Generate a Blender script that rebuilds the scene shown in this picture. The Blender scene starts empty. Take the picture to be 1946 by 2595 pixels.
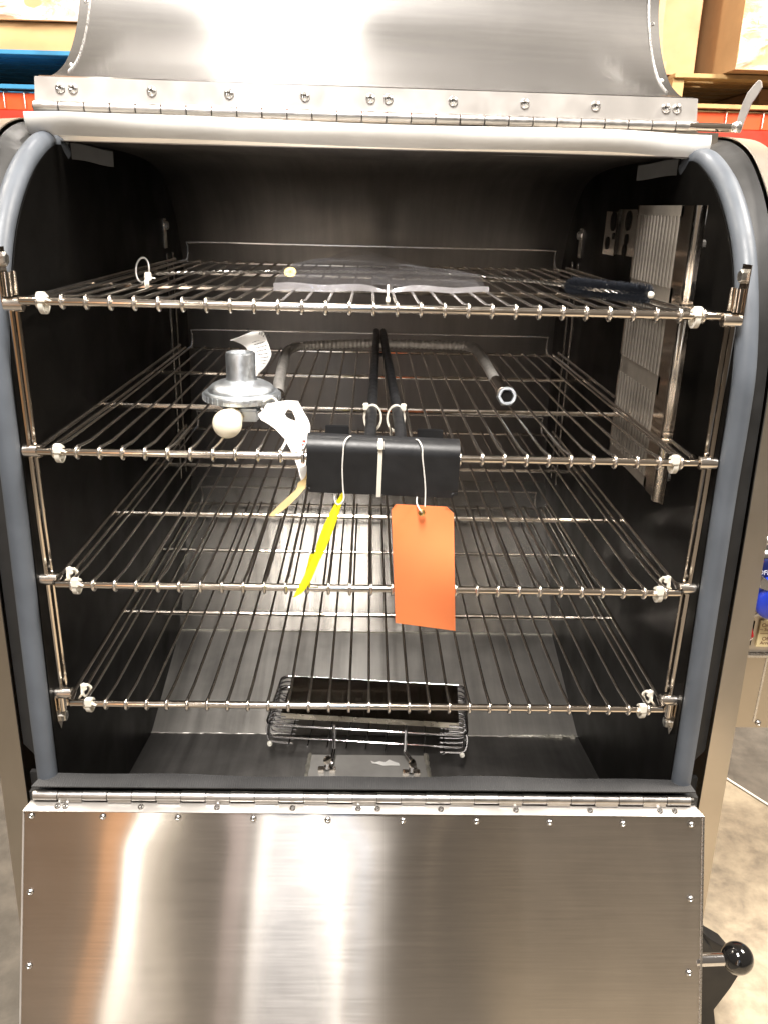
import bpy, math, random
from mathutils import Vector, Matrix, Euler
random.seed(7)
C = bpy.context.scene.collection
SC = bpy.context.scene
R = math.radians

# ------------------------------------------------------------------ camera
CAM_LOC = Vector((-0.0096, -1.0189, 1.3051))
CAM_ROT = Euler((1.216, -0.0236, -0.0159), 'XYZ')
F_PX = 2090.9
cd = bpy.data.cameras.new('camera'); cam = bpy.data.objects.new('camera', cd); C.objects.link(cam)
cam.location = CAM_LOC; cam.rotation_euler = CAM_ROT
cd.sensor_fit = 'VERTICAL'; cd.sensor_height = 36.0; cd.lens = F_PX / 2595 * 36.0
cd.clip_start = 0.02; cd.clip_end = 200
SC.camera = cam
_RM = CAM_ROT.to_matrix()

def at(u, v, Y):
    """point of the plane y=Y seen at photo pixel (u,v)"""
    d = _RM @ Vector(((u - 973) / F_PX, -(v - 1297.5) / F_PX, -1))
    return CAM_LOC + d * ((Y - CAM_LOC.y) / d.y)

def atz(u, v, Z):
    d = _RM @ Vector(((u - 973) / F_PX, -(v - 1297.5) / F_PX, -1))
    return CAM_LOC + d * ((Z - CAM_LOC.z) / d.z)

# ------------------------------------------------------------------ world and lamps
w = bpy.data.worlds.new('World'); SC.world = w; w.use_nodes = True
bg = w.node_tree.nodes['Background']
bg.inputs[0].default_value = (0.62, 0.52, 0.42, 1); bg.inputs[1].default_value = 0.34

def area(name, loc, target, sx, sy, power, col=(1, .93, .84)):
    l = bpy.data.lights.new(name, 'AREA'); l.shape = 'RECTANGLE'; l.size = sx; l.size_y = sy
    l.energy = power; l.color = col
    o = bpy.data.objects.new(name, l); C.objects.link(o); o.location = loc
    o.rotation_euler = (Vector(target) - Vector(loc)).to_track_quat('-Z', 'Y').to_euler()
    return o
area('ceiling_lamp', (-0.25, -1.35, 3.75), (-0.25, 0.2, 1.0), 0.60, 1.3, 285, (1, .95, .89))
area('ceiling_lamp', (2.6, 0.2, 4.2), (1.9, 1.6, 0.9), 0.5, 1.3, 440, (1, .92, .82))
area('ceiling_lamp', (-2.3, 0.9, 4.2), (-2.0, 2.6, 1.2), 0.4, 1.2, 200, (1, .90, .76))
# added strips of coloured light, unseen behind the camera, that draw the door's streaks
for sl, w_, L, c in ((-.285, .10, 9.0, (1, .93, .82)), (-.270, .010, 5.0, (1, .88, .74)), (-.258, .016, 5.0, (1, .88, .70)), (-.247, .010, 4.0, (1, .86, .66)), (-.345, .40, 1.6, (1, .46, .17)),
                    (-.170, .16, .9, (1, .80, .76)), (-.125, .10, 2.2, (1, .93, .84)), (-.090, .42, .60, (.48, .70, 1)),
                    (-.064, .05, 6.0, (1, .95, .84)), (-.036, .12, 5.0, (.28, .56, 1)), (.125, .10, 1.2, (1, .78, .54))):
    area('added_streak_light', (sl*5.2, -5.0 + .3*sl, 1.7), (sl*.2, 0, 1.7), w_, 3.6, L*math.pi*w_*3.6, c)
SC.view_settings.view_transform = 'Standard'; SC.view_settings.look = 'None'
SC.view_settings.exposure = 0; SC.view_settings.gamma = 1

# ------------------------------------------------------------------ materials
def new_mat(name):
    m = bpy.data.materials.new(name); m.use_nodes = True
    return m, m.node_tree, m.node_tree.nodes['Principled BSDF']

def coords(nt, scale, kind='Object'):
    tc = nt.nodes.new('ShaderNodeTexCoord'); mp = nt.nodes.new('ShaderNodeMapping')
    nt.links.new(tc.outputs[kind], mp.inputs[0]); mp.inputs['Scale'].default_value = scale
    return mp.outputs[0]

def noise(nt, vec, scale, detail=3, rough=.5, dist=0):
    n = nt.nodes.new('ShaderNodeTexNoise'); nt.links.new(vec, n.inputs['Vector'])
    n.inputs['Scale'].default_value = scale; n.inputs['Detail'].default_value = detail
    n.inputs['Roughness'].default_value = rough; n.inputs['Distortion'].default_value = dist
    return n.outputs[0]

def ramp(nt, fac, stops):
    r = nt.nodes.new('ShaderNodeValToRGB'); nt.links.new(fac, r.inputs[0])
    e = r.color_ramp.elements
    while len(e) < len(stops): e.new(.5)
    for q, (p, c) in zip(e, stops):
        q.position = p; q.color = (c[0], c[1], c[2], 1) if isinstance(c, tuple) else (c, c, c, 1)
    return r.outputs[0]

def bump(nt, b, h, strength, dist=.001):
    n = nt.nodes.new('ShaderNodeBump'); n.inputs['Strength'].default_value = strength
    n.inputs['Distance'].default_value = dist; nt.links.new(h, n.inputs['Height'])
    nt.links.new(n.outputs[0], b.inputs['Normal'])

def plain(name, col, rough=.5, metal=0.0, var=.12, vscale=30, bumpy=0, coat=0, spec=None):
    m, nt, b = new_mat(name)
    v = coords(nt, (1, 1, 1)); n = noise(nt, v, vscale, 4)
    c0 = tuple(c * (1 - var) for c in col); c1 = tuple(min(1, c * (1 + var)) for c in col)
    nt.links.new(ramp(nt, n, [(.3, c0), (.7, c1)]), b.inputs['Base Color'])
    n2 = noise(nt, v, vscale * 3, 3)
    nt.links.new(ramp(nt, n2, [(.3, max(.02, rough * .82)), (.7, min(1, rough * 1.15))]), b.inputs['Roughness'])
    b.inputs['Metallic'].default_value = metal
    if bumpy: bump(nt, b, noise(nt, v, vscale * 12, 3), bumpy)
    if coat: b.inputs['Coat Weight'].default_value = coat
    if spec is not None: b.inputs['Specular IOR Level'].default_value = spec
    return m

def brushed(name, col, rough, aniso=.85, grain=(6, 260, 260), gstr=.12, tan=(0, 0, 1), smudge=.10):
    """rolled steel: fine grain lines along x, highlights drawn out across them"""
    m, nt, b = new_mat(name)
    b.inputs['Metallic'].default_value = 1
    v = coords(nt, grain); g = noise(nt, v, 1.6, 4, .65)
    v2 = coords(nt, (1, 1, 1)); s = noise(nt, v2, 5, 4, .6, .4)
    lo = tuple(c * (1 - smudge) for c in col)
    nt.links.new(ramp(nt, s, [(.35, lo), (.65, col)]), b.inputs['Base Color'])
    mx = nt.nodes.new('ShaderNodeMix'); mx.data_type = 'FLOAT'; mx.inputs[0].default_value = .5
    nt.links.new(g, mx.inputs[2]); nt.links.new(s, mx.inputs[3])
    nt.links.new(ramp(nt, mx.outputs[0], [(.3, rough * .88), (.7, rough * 1.12)]), b.inputs['Roughness'])
    b.inputs['Anisotropic'].default_value = aniso; t = nt.nodes.new('ShaderNodeCombineXYZ')
    for i in range(3): t.inputs[i].default_value = tan[i]
    nt.links.new(t.outputs[0], b.inputs['Tangent'])
    bump(nt, b, g, gstr, .0004)
    return m

def rolled(name, col, ax, ay, broad=.0, brough=.5, smudge=.12, grain=(2.5, 90, 90), waves=0, tan=(1, 0, 0)):
    """rolled sheet: reflections sharp along the grain (ax) and drawn out across it (ay)"""
    m = bpy.data.materials.new(name); m.use_nodes = True; nt = m.node_tree; nt.nodes.clear()
    out = nt.nodes.new('ShaderNodeOutputMaterial'); g = nt.nodes.new('ShaderNodeBsdfAnisotropic')
    r0 = math.sqrt(ax*ay); g.inputs['Anisotropy'].default_value = 1-math.sqrt(ax/ay)
    t = nt.nodes.new('ShaderNodeCombineXYZ')
    for i in range(3): t.inputs[i].default_value = tan[i]
    nt.links.new(t.outputs[0], g.inputs['Tangent'])
    v = coords(nt, (1, 1, 1)); sm = noise(nt, v, 5, 6, .62, .5); gr = noise(nt, coords(nt, grain), 1.5, 4, .65)
    mx = nt.nodes.new('ShaderNodeMix'); mx.data_type = 'FLOAT'; mx.inputs[0].default_value = .45
    nt.links.new(sm, mx.inputs[2]); nt.links.new(gr, mx.inputs[3])
    c = ramp(nt, mx.outputs[0], [(.32, tuple(q*(1-smudge) for q in col)), (.62, col)])
    nt.links.new(c, g.inputs['Color'])
    nt.links.new(ramp(nt, mx.outputs[0], [(.3, math.sqrt(r0)*.9), (.7, math.sqrt(r0)*1.12)]), g.inputs['Roughness'])
    last = g.outputs[0]
    if broad:
        b = nt.nodes.new('ShaderNodeBsdfAnisotropic'); b.inputs['Roughness'].default_value = brough; nt.links.new(c, b.inputs['Color'])
        ms = nt.nodes.new('ShaderNodeMixShader'); ms.inputs[0].default_value = broad
        nt.links.new(last, ms.inputs[1]); nt.links.new(b.outputs[0], ms.inputs[2]); last = ms.outputs[0]
    nt.links.new(last, out.inputs[0])
    return m

M = {}
M['door_steel'] = rolled('brushed_steel_door', (.68, .64, .60), .006, .15, .07, .50, smudge=.20, grain=(5, 240, 240))
M['lid_steel'] = rolled('brushed_steel_lid', (.70, .685, .67), .006, .085, .12, .46, smudge=.18)
M['band_steel'] = brushed('brushed_steel_band', (.62, .56, .48), .34, .5, gstr=.05)
M['flange_steel'] = plain('rolled_steel_flange', (.50, .475, .45), .36, .55, .16, 11)
M['knuckle_steel'] = plain('knuckle_steel', (.58, .56, .54), .34, 1, .08, 40, .03)
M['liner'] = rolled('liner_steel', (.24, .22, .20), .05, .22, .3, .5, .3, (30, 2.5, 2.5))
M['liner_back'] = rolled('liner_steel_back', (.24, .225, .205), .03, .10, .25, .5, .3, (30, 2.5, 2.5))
M['liner_low'] = rolled('liner_steel_lower', (.60, .575, .54), .05, .30, .5, .55, .42, (22, 1.5, 1.5))  # same steel, paler: the slope's brighter reflection is put into the colour
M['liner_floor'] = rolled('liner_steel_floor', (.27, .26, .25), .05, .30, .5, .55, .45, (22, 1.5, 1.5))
M['wall_black'] = plain('mirrored_dark_wall', (.0040, .0036, .0032), .45, 0, .5, 4, 0, spec=.11)  # steel side walls; the dark they mirror is put into the colour
M['jamb'] = plain('jamb_dark', (.019, .0185, .018), .55, 0, .15, 12, .05)
M['rubber'] = plain('grey_seal_rubber', (.085, .097, .115), .52, 0, .14, 14, .06)
M['gasket'] = None
M['flap'] = plain('flap_silicone', (.70, .69, .66), .38, 0, .08, 14, .05)
M['grey_flap'] = plain('grey_flap_rubber', (.085, .085, .082), .6, 0, .15, 20, .05)
M['chrome'] = plain('nickel_chrome', (.78, .71, .63), .13, 1, .05, 20)
M['chrome_w'] = plain('wire_chrome', (.86, .81, .75), .22, 1, .08, 20)
M['guard'] = plain('stainless_guard', (.40, .36, .31), .38, .7, .10, 30)
M['chrome_b'] = plain('bright_chrome', (.72, .72, .74), .12, 1, .05, 20)
M['bolt'] = plain('zinc_bolt', (.62, .61, .58), .3, 1, .1, 80)
M['rivet'] = plain('rivet_aluminium', (.72, .71, .70), .28, 1, .08, 80)
M['rivet_dark'] = plain('rivet_core', (.09, .085, .08), .5, 1, .1, 80)
M['nylon'] = plain('natural_nylon', (.80, .77, .68), .4, 0, .04, 40, .02)
M['black_paint'] = plain('black_powder_coat', (.012, .0125, .014), .42, 0, .3, 25, .10)
M['zinc_cast'] = plain('cast_zinc', (.66, .70, .74), .42, 1, .16, 45, .25)
M['ball_cap'] = plain('cream_plastic_cap', (.82, .76, .62), .38, 0, .05, 40)
M['brass'] = plain('yellow_brass', (.72, .50, .18), .3, 1, .1, 60)
M['hose'] = plain('flexible_steel_hose', (.62, .59, .55), .40, .55, .15, 90)
M['pan'] = plain('dark_mirror_pan', (.17, .15, .13), .10, 1, .12, 9)
M['white_paper'] = plain('white_paper', (.82, .81, .79), .7, 0, .03, 20)
M['tan_paper'] = plain('tan_printed_paper', (.62, .46, .22), .75, 0, .08, 60)
M['ink'] = plain('ink', (.03, .03, .03), .7, 0, .1, 20)
M['red_ink'] = plain('red_ink', (.5, .08, .06), .7, 0, .1, 20)
M['tag_orange'] = plain('orange_card', (.92, .25, .085), .62, 0, .07, 11, .06)
M['tag_yellow'] = plain('yellow_card', (.86, .78, .01), .6, 0, .06, 20, .05)
M['string'] = plain('white_string', (.78, .76, .72), .8, 0, .05, 200)
M['bristle'] = plain('black_bristle', (.028, .032, .042), .4, 0, .2, 100)
M['twist'] = plain('twisted_wire', (.40, .38, .35), .3, 1, .15, 300)
M['weld'] = plain('weld_bead', (.50, .48, .42), .55, .8, .3, 60, .5)
M['cardboard'] = plain('cardboard', (.52, .31, .16), .8, 0, .15, 7, .1)
M['cardboard_b'] = plain('cardboard_pale', (.56, .35, .17), .8, 0, .12, 5, .1)
M['timber'] = plain('pallet_timber', (.52, .34, .15), .8, 0, .22, 9, .2)
M['blue_timber'] = plain('blue_painted_timber', (.035, .22, .42), .7, 0, .22, 9, .2)
M['dark_timber'] = plain('dark_pallet_timber', (.035, .028, .018), .85, 0, .4, 9, .2)
M['beam'] = plain('orange_rack_beam', (.72, .085, .02), .45, 0, .1, 9, .03)
M['beam_red'] = plain('red_rack_beam', (.42, .03, .012), .5, 0, .15, 9, .03)
M['deck_wire'] = plain('galvanised_wire', (.7, .69, .66), .35, 1, .1, 60)
M['knob_blue'] = plain('blue_plastic', (.01, .035, .42), .35, 0, .1, 15, coat=.3)
M['knob_navy'] = plain('navy_bezel', (.005, .01, .07), .3, 0, .1, 15)
M['switch_red'] = plain('red_switch', (.32, .01, .012), .2, 0, .1, 15, coat=.6)
M['plate_cream'] = plain('cream_label_plate', (.72, .60, .34), .5, 0, .05, 30)
M['print_white'] = plain('white_print', (.85, .85, .83), .5, 0, .02, 10)
M['print_brown'] = plain('brown_print', (.16, .06, .03), .6, 0, .05, 10)
M['ball_black'] = plain('black_phenolic', (.006, .006, .006), .10, 0, .1, 10, coat=1)
M['tyre'] = plain('black_leg_steel', (.010, .010, .011), .5, 0, .2, 9, .1)

def mk_gasket():
    m, nt, b = new_mat('ribbed_gasket_cloth')
    v = coords(nt, (1, 1, 1)); wv = nt.nodes.new('ShaderNodeTexWave'); nt.links.new(v, wv.inputs['Vector'])
    wv.inputs['Scale'].default_value = 95; wv.inputs['Distortion'].default_value = 1.0
    nt.links.new(ramp(nt, noise(nt, v, 14, 4), [(.3, (.026, .026, .027)), (.7, (.050, .050, .051))]), b.inputs['Base Color'])
    b.inputs['Roughness'].default_value = .75; bump(nt, b, wv.outputs[0], .5, .0006)
    return m
M['gasket'] = mk_gasket()

def mk_film(name, col, clear=.72, rough=.08, base=.05):
    m = bpy.data.materials.new(name); m.use_nodes = True; nt = m.node_tree; nt.nodes.clear()
    o = nt.nodes.new('ShaderNodeOutputMaterial'); tr = nt.nodes.new('ShaderNodeBsdfTransparent')
    gl = nt.nodes.new('ShaderNodeBsdfGlossy'); gl.inputs['Roughness'].default_value = rough
    gl.inputs['Color'].default_value = (*col, 1)
    df = nt.nodes.new('ShaderNodeBsdfTranslucent'); df.inputs[0].default_value = (*col, 1)
    m1 = nt.nodes.new('ShaderNodeMixShader'); m2 = nt.nodes.new('ShaderNodeMixShader')
    lw = nt.nodes.new('ShaderNodeLayerWeight'); lw.inputs[0].default_value = .35
    v = coords(nt, (9, 9, 9)); n = noise(nt, v, 2.5, 4, .6, .6)
    bp = nt.nodes.new('ShaderNodeBump'); bp.inputs['Strength'].default_value = .5; bp.inputs['Distance'].default_value = .004
    nt.links.new(n, bp.inputs['Height']); nt.links.new(bp.outputs[0], gl.inputs['Normal'])
    m1.inputs[0].default_value = .25; nt.links.new(gl.outputs[0], m1.inputs[1]); nt.links.new(df.outputs[0], m1.inputs[2])
    mt = nt.nodes.new('ShaderNodeMath'); mt.operation = 'MULTIPLY_ADD'
    nt.links.new(lw.outputs['Facing'], mt.inputs[0]); mt.inputs[1].default_value = (1 - clear); mt.inputs[2].default_value = base
    nt.links.new(mt.outputs[0], m2.inputs[0]); nt.links.new(tr.outputs[0], m2.inputs[1]); nt.links.new(m1.outputs[0], m2.inputs[2])
    nt.links.new(m2.outputs[0], o.inputs[0])
    return m
M['film'] = mk_film('clear_plastic_film', (.95, .95, 1.0), .55, .07, .14)
M['film_fold'] = mk_film('folded_plastic_film', (.98, .97, 1.0), .7, .2, .62)
def mk_wrap():
    m, nt, b = new_mat('stretch_wrap')
    b.inputs['Base Color'].default_value = (.86, .84, .80, 1); b.inputs['Roughness'].default_value = .28
    n = noise(nt, coords(nt, (1.5, 1.5, 5)), 2.2, 7, .68, 1.6)
    nt.links.new(ramp(nt, n, [(.44, .04), (.60, .72)]), b.inputs['Alpha'])  # glare of the film put in as patches of white
    bump(nt, b, n, .6, .01)
    return m
M['wrap'] = mk_wrap()

def mk_floor(name, c0, c1, c2):
    m, nt, b = new_mat(name)
    v = coords(nt, (1, 1, 1)); n = noise(nt, v, 7.5, 9, .66, .5); n2 = noise(nt, v, 26, 6, .6)
    mx = nt.nodes.new('ShaderNodeMix'); mx.data_type = 'FLOAT'; mx.inputs[0].default_value = .35
    nt.links.new(n, mx.inputs[2]); nt.links.new(n2, mx.inputs[3])
    nt.links.new(ramp(nt, mx.outputs[0], [(.34, c0), (.48, c1), (.62, c2)]), b.inputs['Base Color'])
    nt.links.new(ramp(nt, n, [(.3, .45), (.7, .75)]), b.inputs['Roughness']); bump(nt, b, n2, .2, .002)
    return m
M['floor'] = mk_floor('dark_concrete', (.07, .06, .048), (.105, .092, .075), (.15, .13, .105))
M['floor_light'] = mk_floor('pale_concrete', (.14, .118, .09), (.28, .23, .165), (.42, .35, .25))
M['paint_line'] = plain('white_floor_paint', (.78, .74, .64), .6, 0, .1, 30)
M['dark_back'] = plain('dark_store', (.03, .026, .022), .9, 0, .3, 1)

# ------------------------------------------------------------------ mesh helpers
class MB:
    def __init__(s): s.v = []; s.f = []
    def add(s, vs, fs):
        k = len(s.v); s.v += [tuple(p) for p in vs]; s.f += [tuple(i + k for i in f) for f in fs]; return s
    def box(s, a, b, bev=0):
        x0, y0, z0 = a; x1, y1, z1 = b
        return s.add([(x0,y0,z0),(x1,y0,z0),(x1,y1,z0),(x0,y1,z0),(x0,y0,z1),(x1,y0,z1),(x1,y1,z1),(x0,y1,z1)],
                     [(0,3,2,1),(4,5,6,7),(0,1,5,4),(1,2,6,5),(2,3,7,6),(3,0,4,7)])
    def hexa(s, p8):
        return s.add(p8, [(0,3,2,1),(4,5,6,7),(0,1,5,4),(1,2,6,5),(2,3,7,6),(3,0,4,7)])
    def tube(s, pts, r, n=8, closed=False, cap=True, sq=None):
        pts = [Vector(p) for p in pts]; m = len(pts); vs = []; fs = []
        up = None
        for i, p in enumerate(pts):
            if closed: t = pts[(i+1) % m] - pts[i-1]
            else: t = pts[min(i+1, m-1)] - pts[max(i-1, 0)]
            t.normalize()
            if up is None:
                up = Vector((0,0,1)) if abs(t.z) < .9 else Vector((0,1,0))
            a = t.cross(up)
            if a.length < 1e-5: a = t.cross(Vector((1,0,0)))
            a.normalize(); b = a.cross(t).normalized(); up = b
            rr = r[i] if isinstance(r, (list, tuple)) else r
            for j in range(n):
                th = 2*math.pi*(j+.5)/n
                ca, sa = math.cos(th), math.sin(th)
                if sq: ca *= sq[0]; sa *= sq[1]
                vs.append(p + a*(rr*ca) + b*(rr*sa))
        for i in range(m if closed else m-1):
            for j in range(n):
                k = (i+1) % m
                fs.append((i*n+j, i*n+(j+1) % n, k*n+(j+1) % n, k*n+j))
        if cap and not closed:
            fs.append(tuple(range(n-1, -1, -1))); fs.append(tuple((m-1)*n+j for j in range(n)))
        return s.add(vs, fs)
    def lathe(s, prof, n=24, origin=(0,0,0), axis=(0,0,1), caps=True):
        q = Vector((0,0,1)).rotation_difference(Vector(axis).normalized()); o = Vector(origin); vs = []; fs = []
        for r, z in prof:
            for j in range(n):
                th = 2*math.pi*j/n; vs.append(o + q @ Vector((r*math.cos(th), r*math.sin(th), z)))
        for i in range(len(prof)-1):
            for j in range(n): fs.append((i*n+j, i*n+(j+1) % n, (i+1)*n+(j+1) % n, (i+1)*n+j))
        if caps and prof[0][0] > 1e-6: fs.append(tuple(range(n-1, -1, -1)))
        if prof[-1][0] > 1e-6: fs.append(tuple((len(prof)-1)*n+j for j in range(n)))
        return s.add(vs, fs)
    def grid(s, fn, nu, nv, thick=0):
        """fn(a,b) with a,b in 0..1 -> point; thick extrudes along the normal, closed all round"""
        P = [[Vector(fn(i/nu, j/nv)) for j in range(nv+1)] for i in range(nu+1)]
        vs = [p for row in P for p in row]; W = nv+1
        fs = [(i*W+j, (i+1)*W+j, (i+1)*W+j+1, i*W+j+1) for i in range(nu) for j in range(nv)]
        if thick:
            N = len(vs); bot = []
            for i in range(nu+1):
                for j in range(nv+1):
                    du = P[min(i+1, nu)][j] - P[max(i-1, 0)][j]; dv = P[i][min(j+1, nv)] - P[i][max(j-1, 0)]
                    nn = du.cross(dv); nn = nn.normalized() if nn.length > 1e-9 else Vector((0,0,1))
                    bot.append(P[i][j] - nn*thick)
            vs += bot; fs += [tuple(N+k for k in reversed(f)) for f in fs[:]]
            for i in range(nu):
                fs.append((i*W, N+i*W, N+(i+1)*W, (i+1)*W)); a = i*W+nv; b = (i+1)*W+nv; fs.append((a, b, N+b, N+a))
            for j in range(nv):
                fs.append((j, j+1, N+j+1, N+j)); a = nu*W+j; fs.append((a, N+a, N+a+1, a+1))
        return s.add(vs, fs)
    def prism(s, poly, d):
        d = Vector(d); n = len(poly); vs = [Vector(p) for p in poly] + [Vector(p)+d for p in poly]
        fs = [tuple(range(n-1, -1, -1)), tuple(range(n, 2*n))] + [(i, (i+1) % n, n+(i+1) % n, n+i) for i in range(n)]
        return s.add(vs, fs)
    def mesh(s, name, mat, ang=40, bevel=0):
        me = bpy.data.meshes.new(name); me.from_pydata(s.v, [], s.f)
        me.validate(); me.update()
        import bmesh
        bm = bmesh.new(); bm.from_mesh(me); bmesh.ops.recalc_face_normals(bm, faces=bm.faces)
        if bevel:
            es = [e for e in bm.edges if len(e.link_faces) == 2 and e.calc_face_angle(0) > R(50)]
            bmesh.ops.bevel(bm, geom=es, offset=bevel, segments=2, affect='EDGES', clamp_overlap=True)
        bm.to_mesh(me); bm.free()
        me.polygons.foreach_set('use_smooth', [True]*len(me.polygons)); me.set_sharp_from_angle(angle=R(ang))
        for mm in (mat if isinstance(mat, list) else [mat]): me.materials.append(mm)
        return me
    def obj(s, name, mat, parent=None, ang=40, bevel=0, loc=None):
        o = bpy.data.objects.new(name, s.mesh(name, mat, ang, bevel)); C.objects.link(o)
        if parent: o.parent = parent
        if loc: o.location = loc
        return o

def empty(name, label, cat, loc=(0,0,0), rz=0, group=None):
    o = bpy.data.objects.new(name, None); C.objects.link(o); o.location = loc; o.rotation_euler = (0,0,rz)
    o.empty_display_size = .05
    return tag(o, label, cat, group)
def tag(o, label, cat, group=None):
    o['label'] = label; o['category'] = cat
    if group: o['group'] = group
    return o
def link(name, me, parent, loc=(0,0,0), rot=None, scale=None):
    o = bpy.data.objects.new(name, me); C.objects.link(o); o.parent = parent; o.location = loc
    if rot: o.rotation_euler = rot
    if scale: o.scale = scale
    return o
def child_empty(name, parent):
    o = bpy.data.objects.new(name, None); C.objects.link(o); o.parent = parent; o.empty_display_size = .05
    return o

def spline(pts, n):
    """Catmull-Rom through pts, resampled to n+1 points evenly by length"""
    P = [Vector(p) for p in pts]; P = [P[0]*2-P[1]] + P + [P[-1]*2-P[-2]]; out = []
    for i in range(1, len(P)-2):
        for k in range(24):
            t = k/24; a, b, c, d = P[i-1:i+3]
            out.append(.5*((2*b)+(c-a)*t+(2*a-5*b+4*c-d)*t*t+(3*b-a-3*c+d)*t**3))
    out.append(P[-2]); L = [0]
    for a, b in zip(out, out[1:]): L.append(L[-1]+(b-a).length)
    res = []; k = 0
    for i in range(n+1):
        t = L[-1]*i/n
        while k < len(L)-2 and L[k+1] < t: k += 1
        f = (t-L[k])/max(1e-9, L[k+1]-L[k]); res.append(out[k].lerp(out[k+1], f))
    return res

def text_mesh(body, size, mat, ext=.0004):
    cu = bpy.data.curves.new('txt', 'FONT'); cu.body = body; cu.size = size; cu.extrude = ext; cu.align_x = 'CENTER'
    o = bpy.data.objects.new('txt', cu); C.objects.link(o)
    bpy.context.view_layer.update()
    me = bpy.data.meshes.new_from_object(o.evaluated_get(bpy.context.evaluated_depsgraph_get()))
    bpy.data.objects.remove(o); me.materials.clear(); me.materials.append(mat)
    return me

SKEW = lambda x: .02*x/.475            # the top hinge stands a little askew to the racks

# ================================================================== SETTING
fl = MB().add([(-30,-30,-.10),(30,-30,-.10),(30,30,-.10),(-30,30,-.10)], [(0,1,2,3)]).obj('floor', M['floor']); fl['kind'] = 'structure'
# paler area of the floor to the right, ending at a ragged white painted edge
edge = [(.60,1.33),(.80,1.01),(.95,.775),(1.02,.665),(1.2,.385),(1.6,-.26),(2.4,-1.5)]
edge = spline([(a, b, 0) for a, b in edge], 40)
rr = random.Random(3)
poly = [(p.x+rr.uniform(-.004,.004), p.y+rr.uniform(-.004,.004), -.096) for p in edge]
MB().add([(.30,1.33,-.096)]+poly+[(.30,-1.5,-.096)], [tuple(range(len(poly)+2))]).obj('pale_floor_area', M['floor_light'])['kind'] = 'structure'
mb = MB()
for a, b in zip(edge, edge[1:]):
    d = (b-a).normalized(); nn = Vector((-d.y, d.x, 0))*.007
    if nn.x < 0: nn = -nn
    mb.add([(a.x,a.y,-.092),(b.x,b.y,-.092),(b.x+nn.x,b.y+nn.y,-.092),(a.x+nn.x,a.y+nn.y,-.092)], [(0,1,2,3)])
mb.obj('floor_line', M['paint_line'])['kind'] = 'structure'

# ================================================================== CABINET
cab = empty('smoker_cabinet', 'large stainless steel smoker cabinet with lid up and lower door hanging open', 'smoker')
XW = .447
S = spline([(0,-.024,.495),(0,-.018,.66),(0,-.010,.825),(0,-.003,.972),(0,-.001,1.06),(0,.006,1.13),(0,.036,1.215),(0,.076,1.280),(0,.142,1.337),(0,.215,1.372),(0,.262,1.379),(0,.292,1.366)], 60)
Bp = spline([(0,-.026,.10),(0,-.012,.5),(0,-.002,.82),(0,.006,1.0),(0,.012,1.10),(0,.030,1.20),(0,.064,1.275),(0,.100,1.322),(0,.140,1.358),(0,.185,1.387),(0,.24,1.405),(0,.30,1.413),(0,.37,1.416)], 80)
Bt = spline([(0,.37,1.416),(0,.6,1.417),(0,.85,1.412),(0,.98,1.37),(0,1.06,1.27),(0,1.09,1.1),(0,1.09,.6),(0,1.09,.1)], 60)
def sample(P, t):
    k = min(len(P)-2, int(t*(len(P)-1))); f = t*(len(P)-1)-k
    return P[k].lerp(P[k+1], f)
for s in (-1, 1):
    full = Bp + Bt[1:]
    def fn(a, b, s=s, full=full):
        p = sample(full, a); x = .5015 + b*.0425
        wob = .0007*math.sin(p.z*17+2*s)*math.sin(b*3)
        return (s*x, p.y+wob+(.004+.022*min(1, p.z))*b, p.z)
    MB().grid(fn, 150, 3, .0016 if s < 0 else -.0016).obj('front_band', M['band_steel'], cab)
    # side skin
    poly = [(s*.543, p.y+.005+.022*min(1, p.z), p.z-.001) for p in full]
    MB().prism(poly, (s*.0012,0,0)).obj('side_skin', M['band_steel'], cab)
    # dark jamb between the seal and the band
    Bj = Bp[24:]
    def fj(a, b, s=s, Bj=Bj):
        p = sample(S, a); q = sample(Bj, a)
        x = .4475 + .0535*b; c = p.lerp(q, b**.8)
        return (s*x, c.y+.010, c.z-.004)
    MB().grid(fj, 80, 5, .001 if s < 0 else -.001).obj('jamb', M['jamb'], cab)
    MB().box((s*.4480,.004,.10),(s*.5000,.012,.505)).obj('jamb_foot', M['jamb'], cab)
    # rubber seal
    pts = [(s*(.462 - (.004 if a > .97 else 0)), p.y, p.z) for a, p in [(i/60, q) for i, q in enumerate(S)]]
    MB().tube(pts, .0140, 16).obj('seal_tube', M['rubber'], cab)
    # torn end of the flap gasket behind the seal
    c = Vector((s*.43, .31, 1.372))
    MB().grid(lambda a, b, s=s: (s*(.456-.050*a), .292+.075*a, 1.380-.022*b-.004*a+.002*math.sin(a*5)), 10, 5, .0015).obj('seal_end_flap', M['grey_flap'], cab)

ROOF = spline([(0,.262,1.3805),(0,.42,1.384),(0,.62,1.384),(0,.76,1.376),(0,.86,1.356),(0,.93,1.31),(0,.985,1.245),(0,1.018,1.175)], 46)
BACK = spline([(0,1.018,1.175),(0,1.03,1.05),(0,1.028,.93),(0,1.01,.80),(0,.975,.655)], 20)
LOWB = spline([(0,.975,.655),(0,.895,.552),(0,.820,.448),(0,.745,.342)], 16)
INCL = [Vector((0,.745,.342)), Vector((0,.445,.262))]
FLOORL = spline([(0,.445,.262),(0,.27,.288),(0,.12,.310),(0,.02,.36),(0,-.02,.50)], 30)
def liner(name, path, mat, nx=30, amp=.0006, nu=None):
    def fn(a, b):
        p = sample(path, a); x = -XW + 2*XW*b
        wv = amp*(math.sin(x*19+p.z*7)+math.sin(x*8-p.y*5+1))*math.sin(math.pi*b)
        return (x, p.y+wv, p.z+wv*.6)
    return MB().grid(fn, nu or max(2, len(path)-1), nx, .0012).obj(name, mat, cab)
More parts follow.
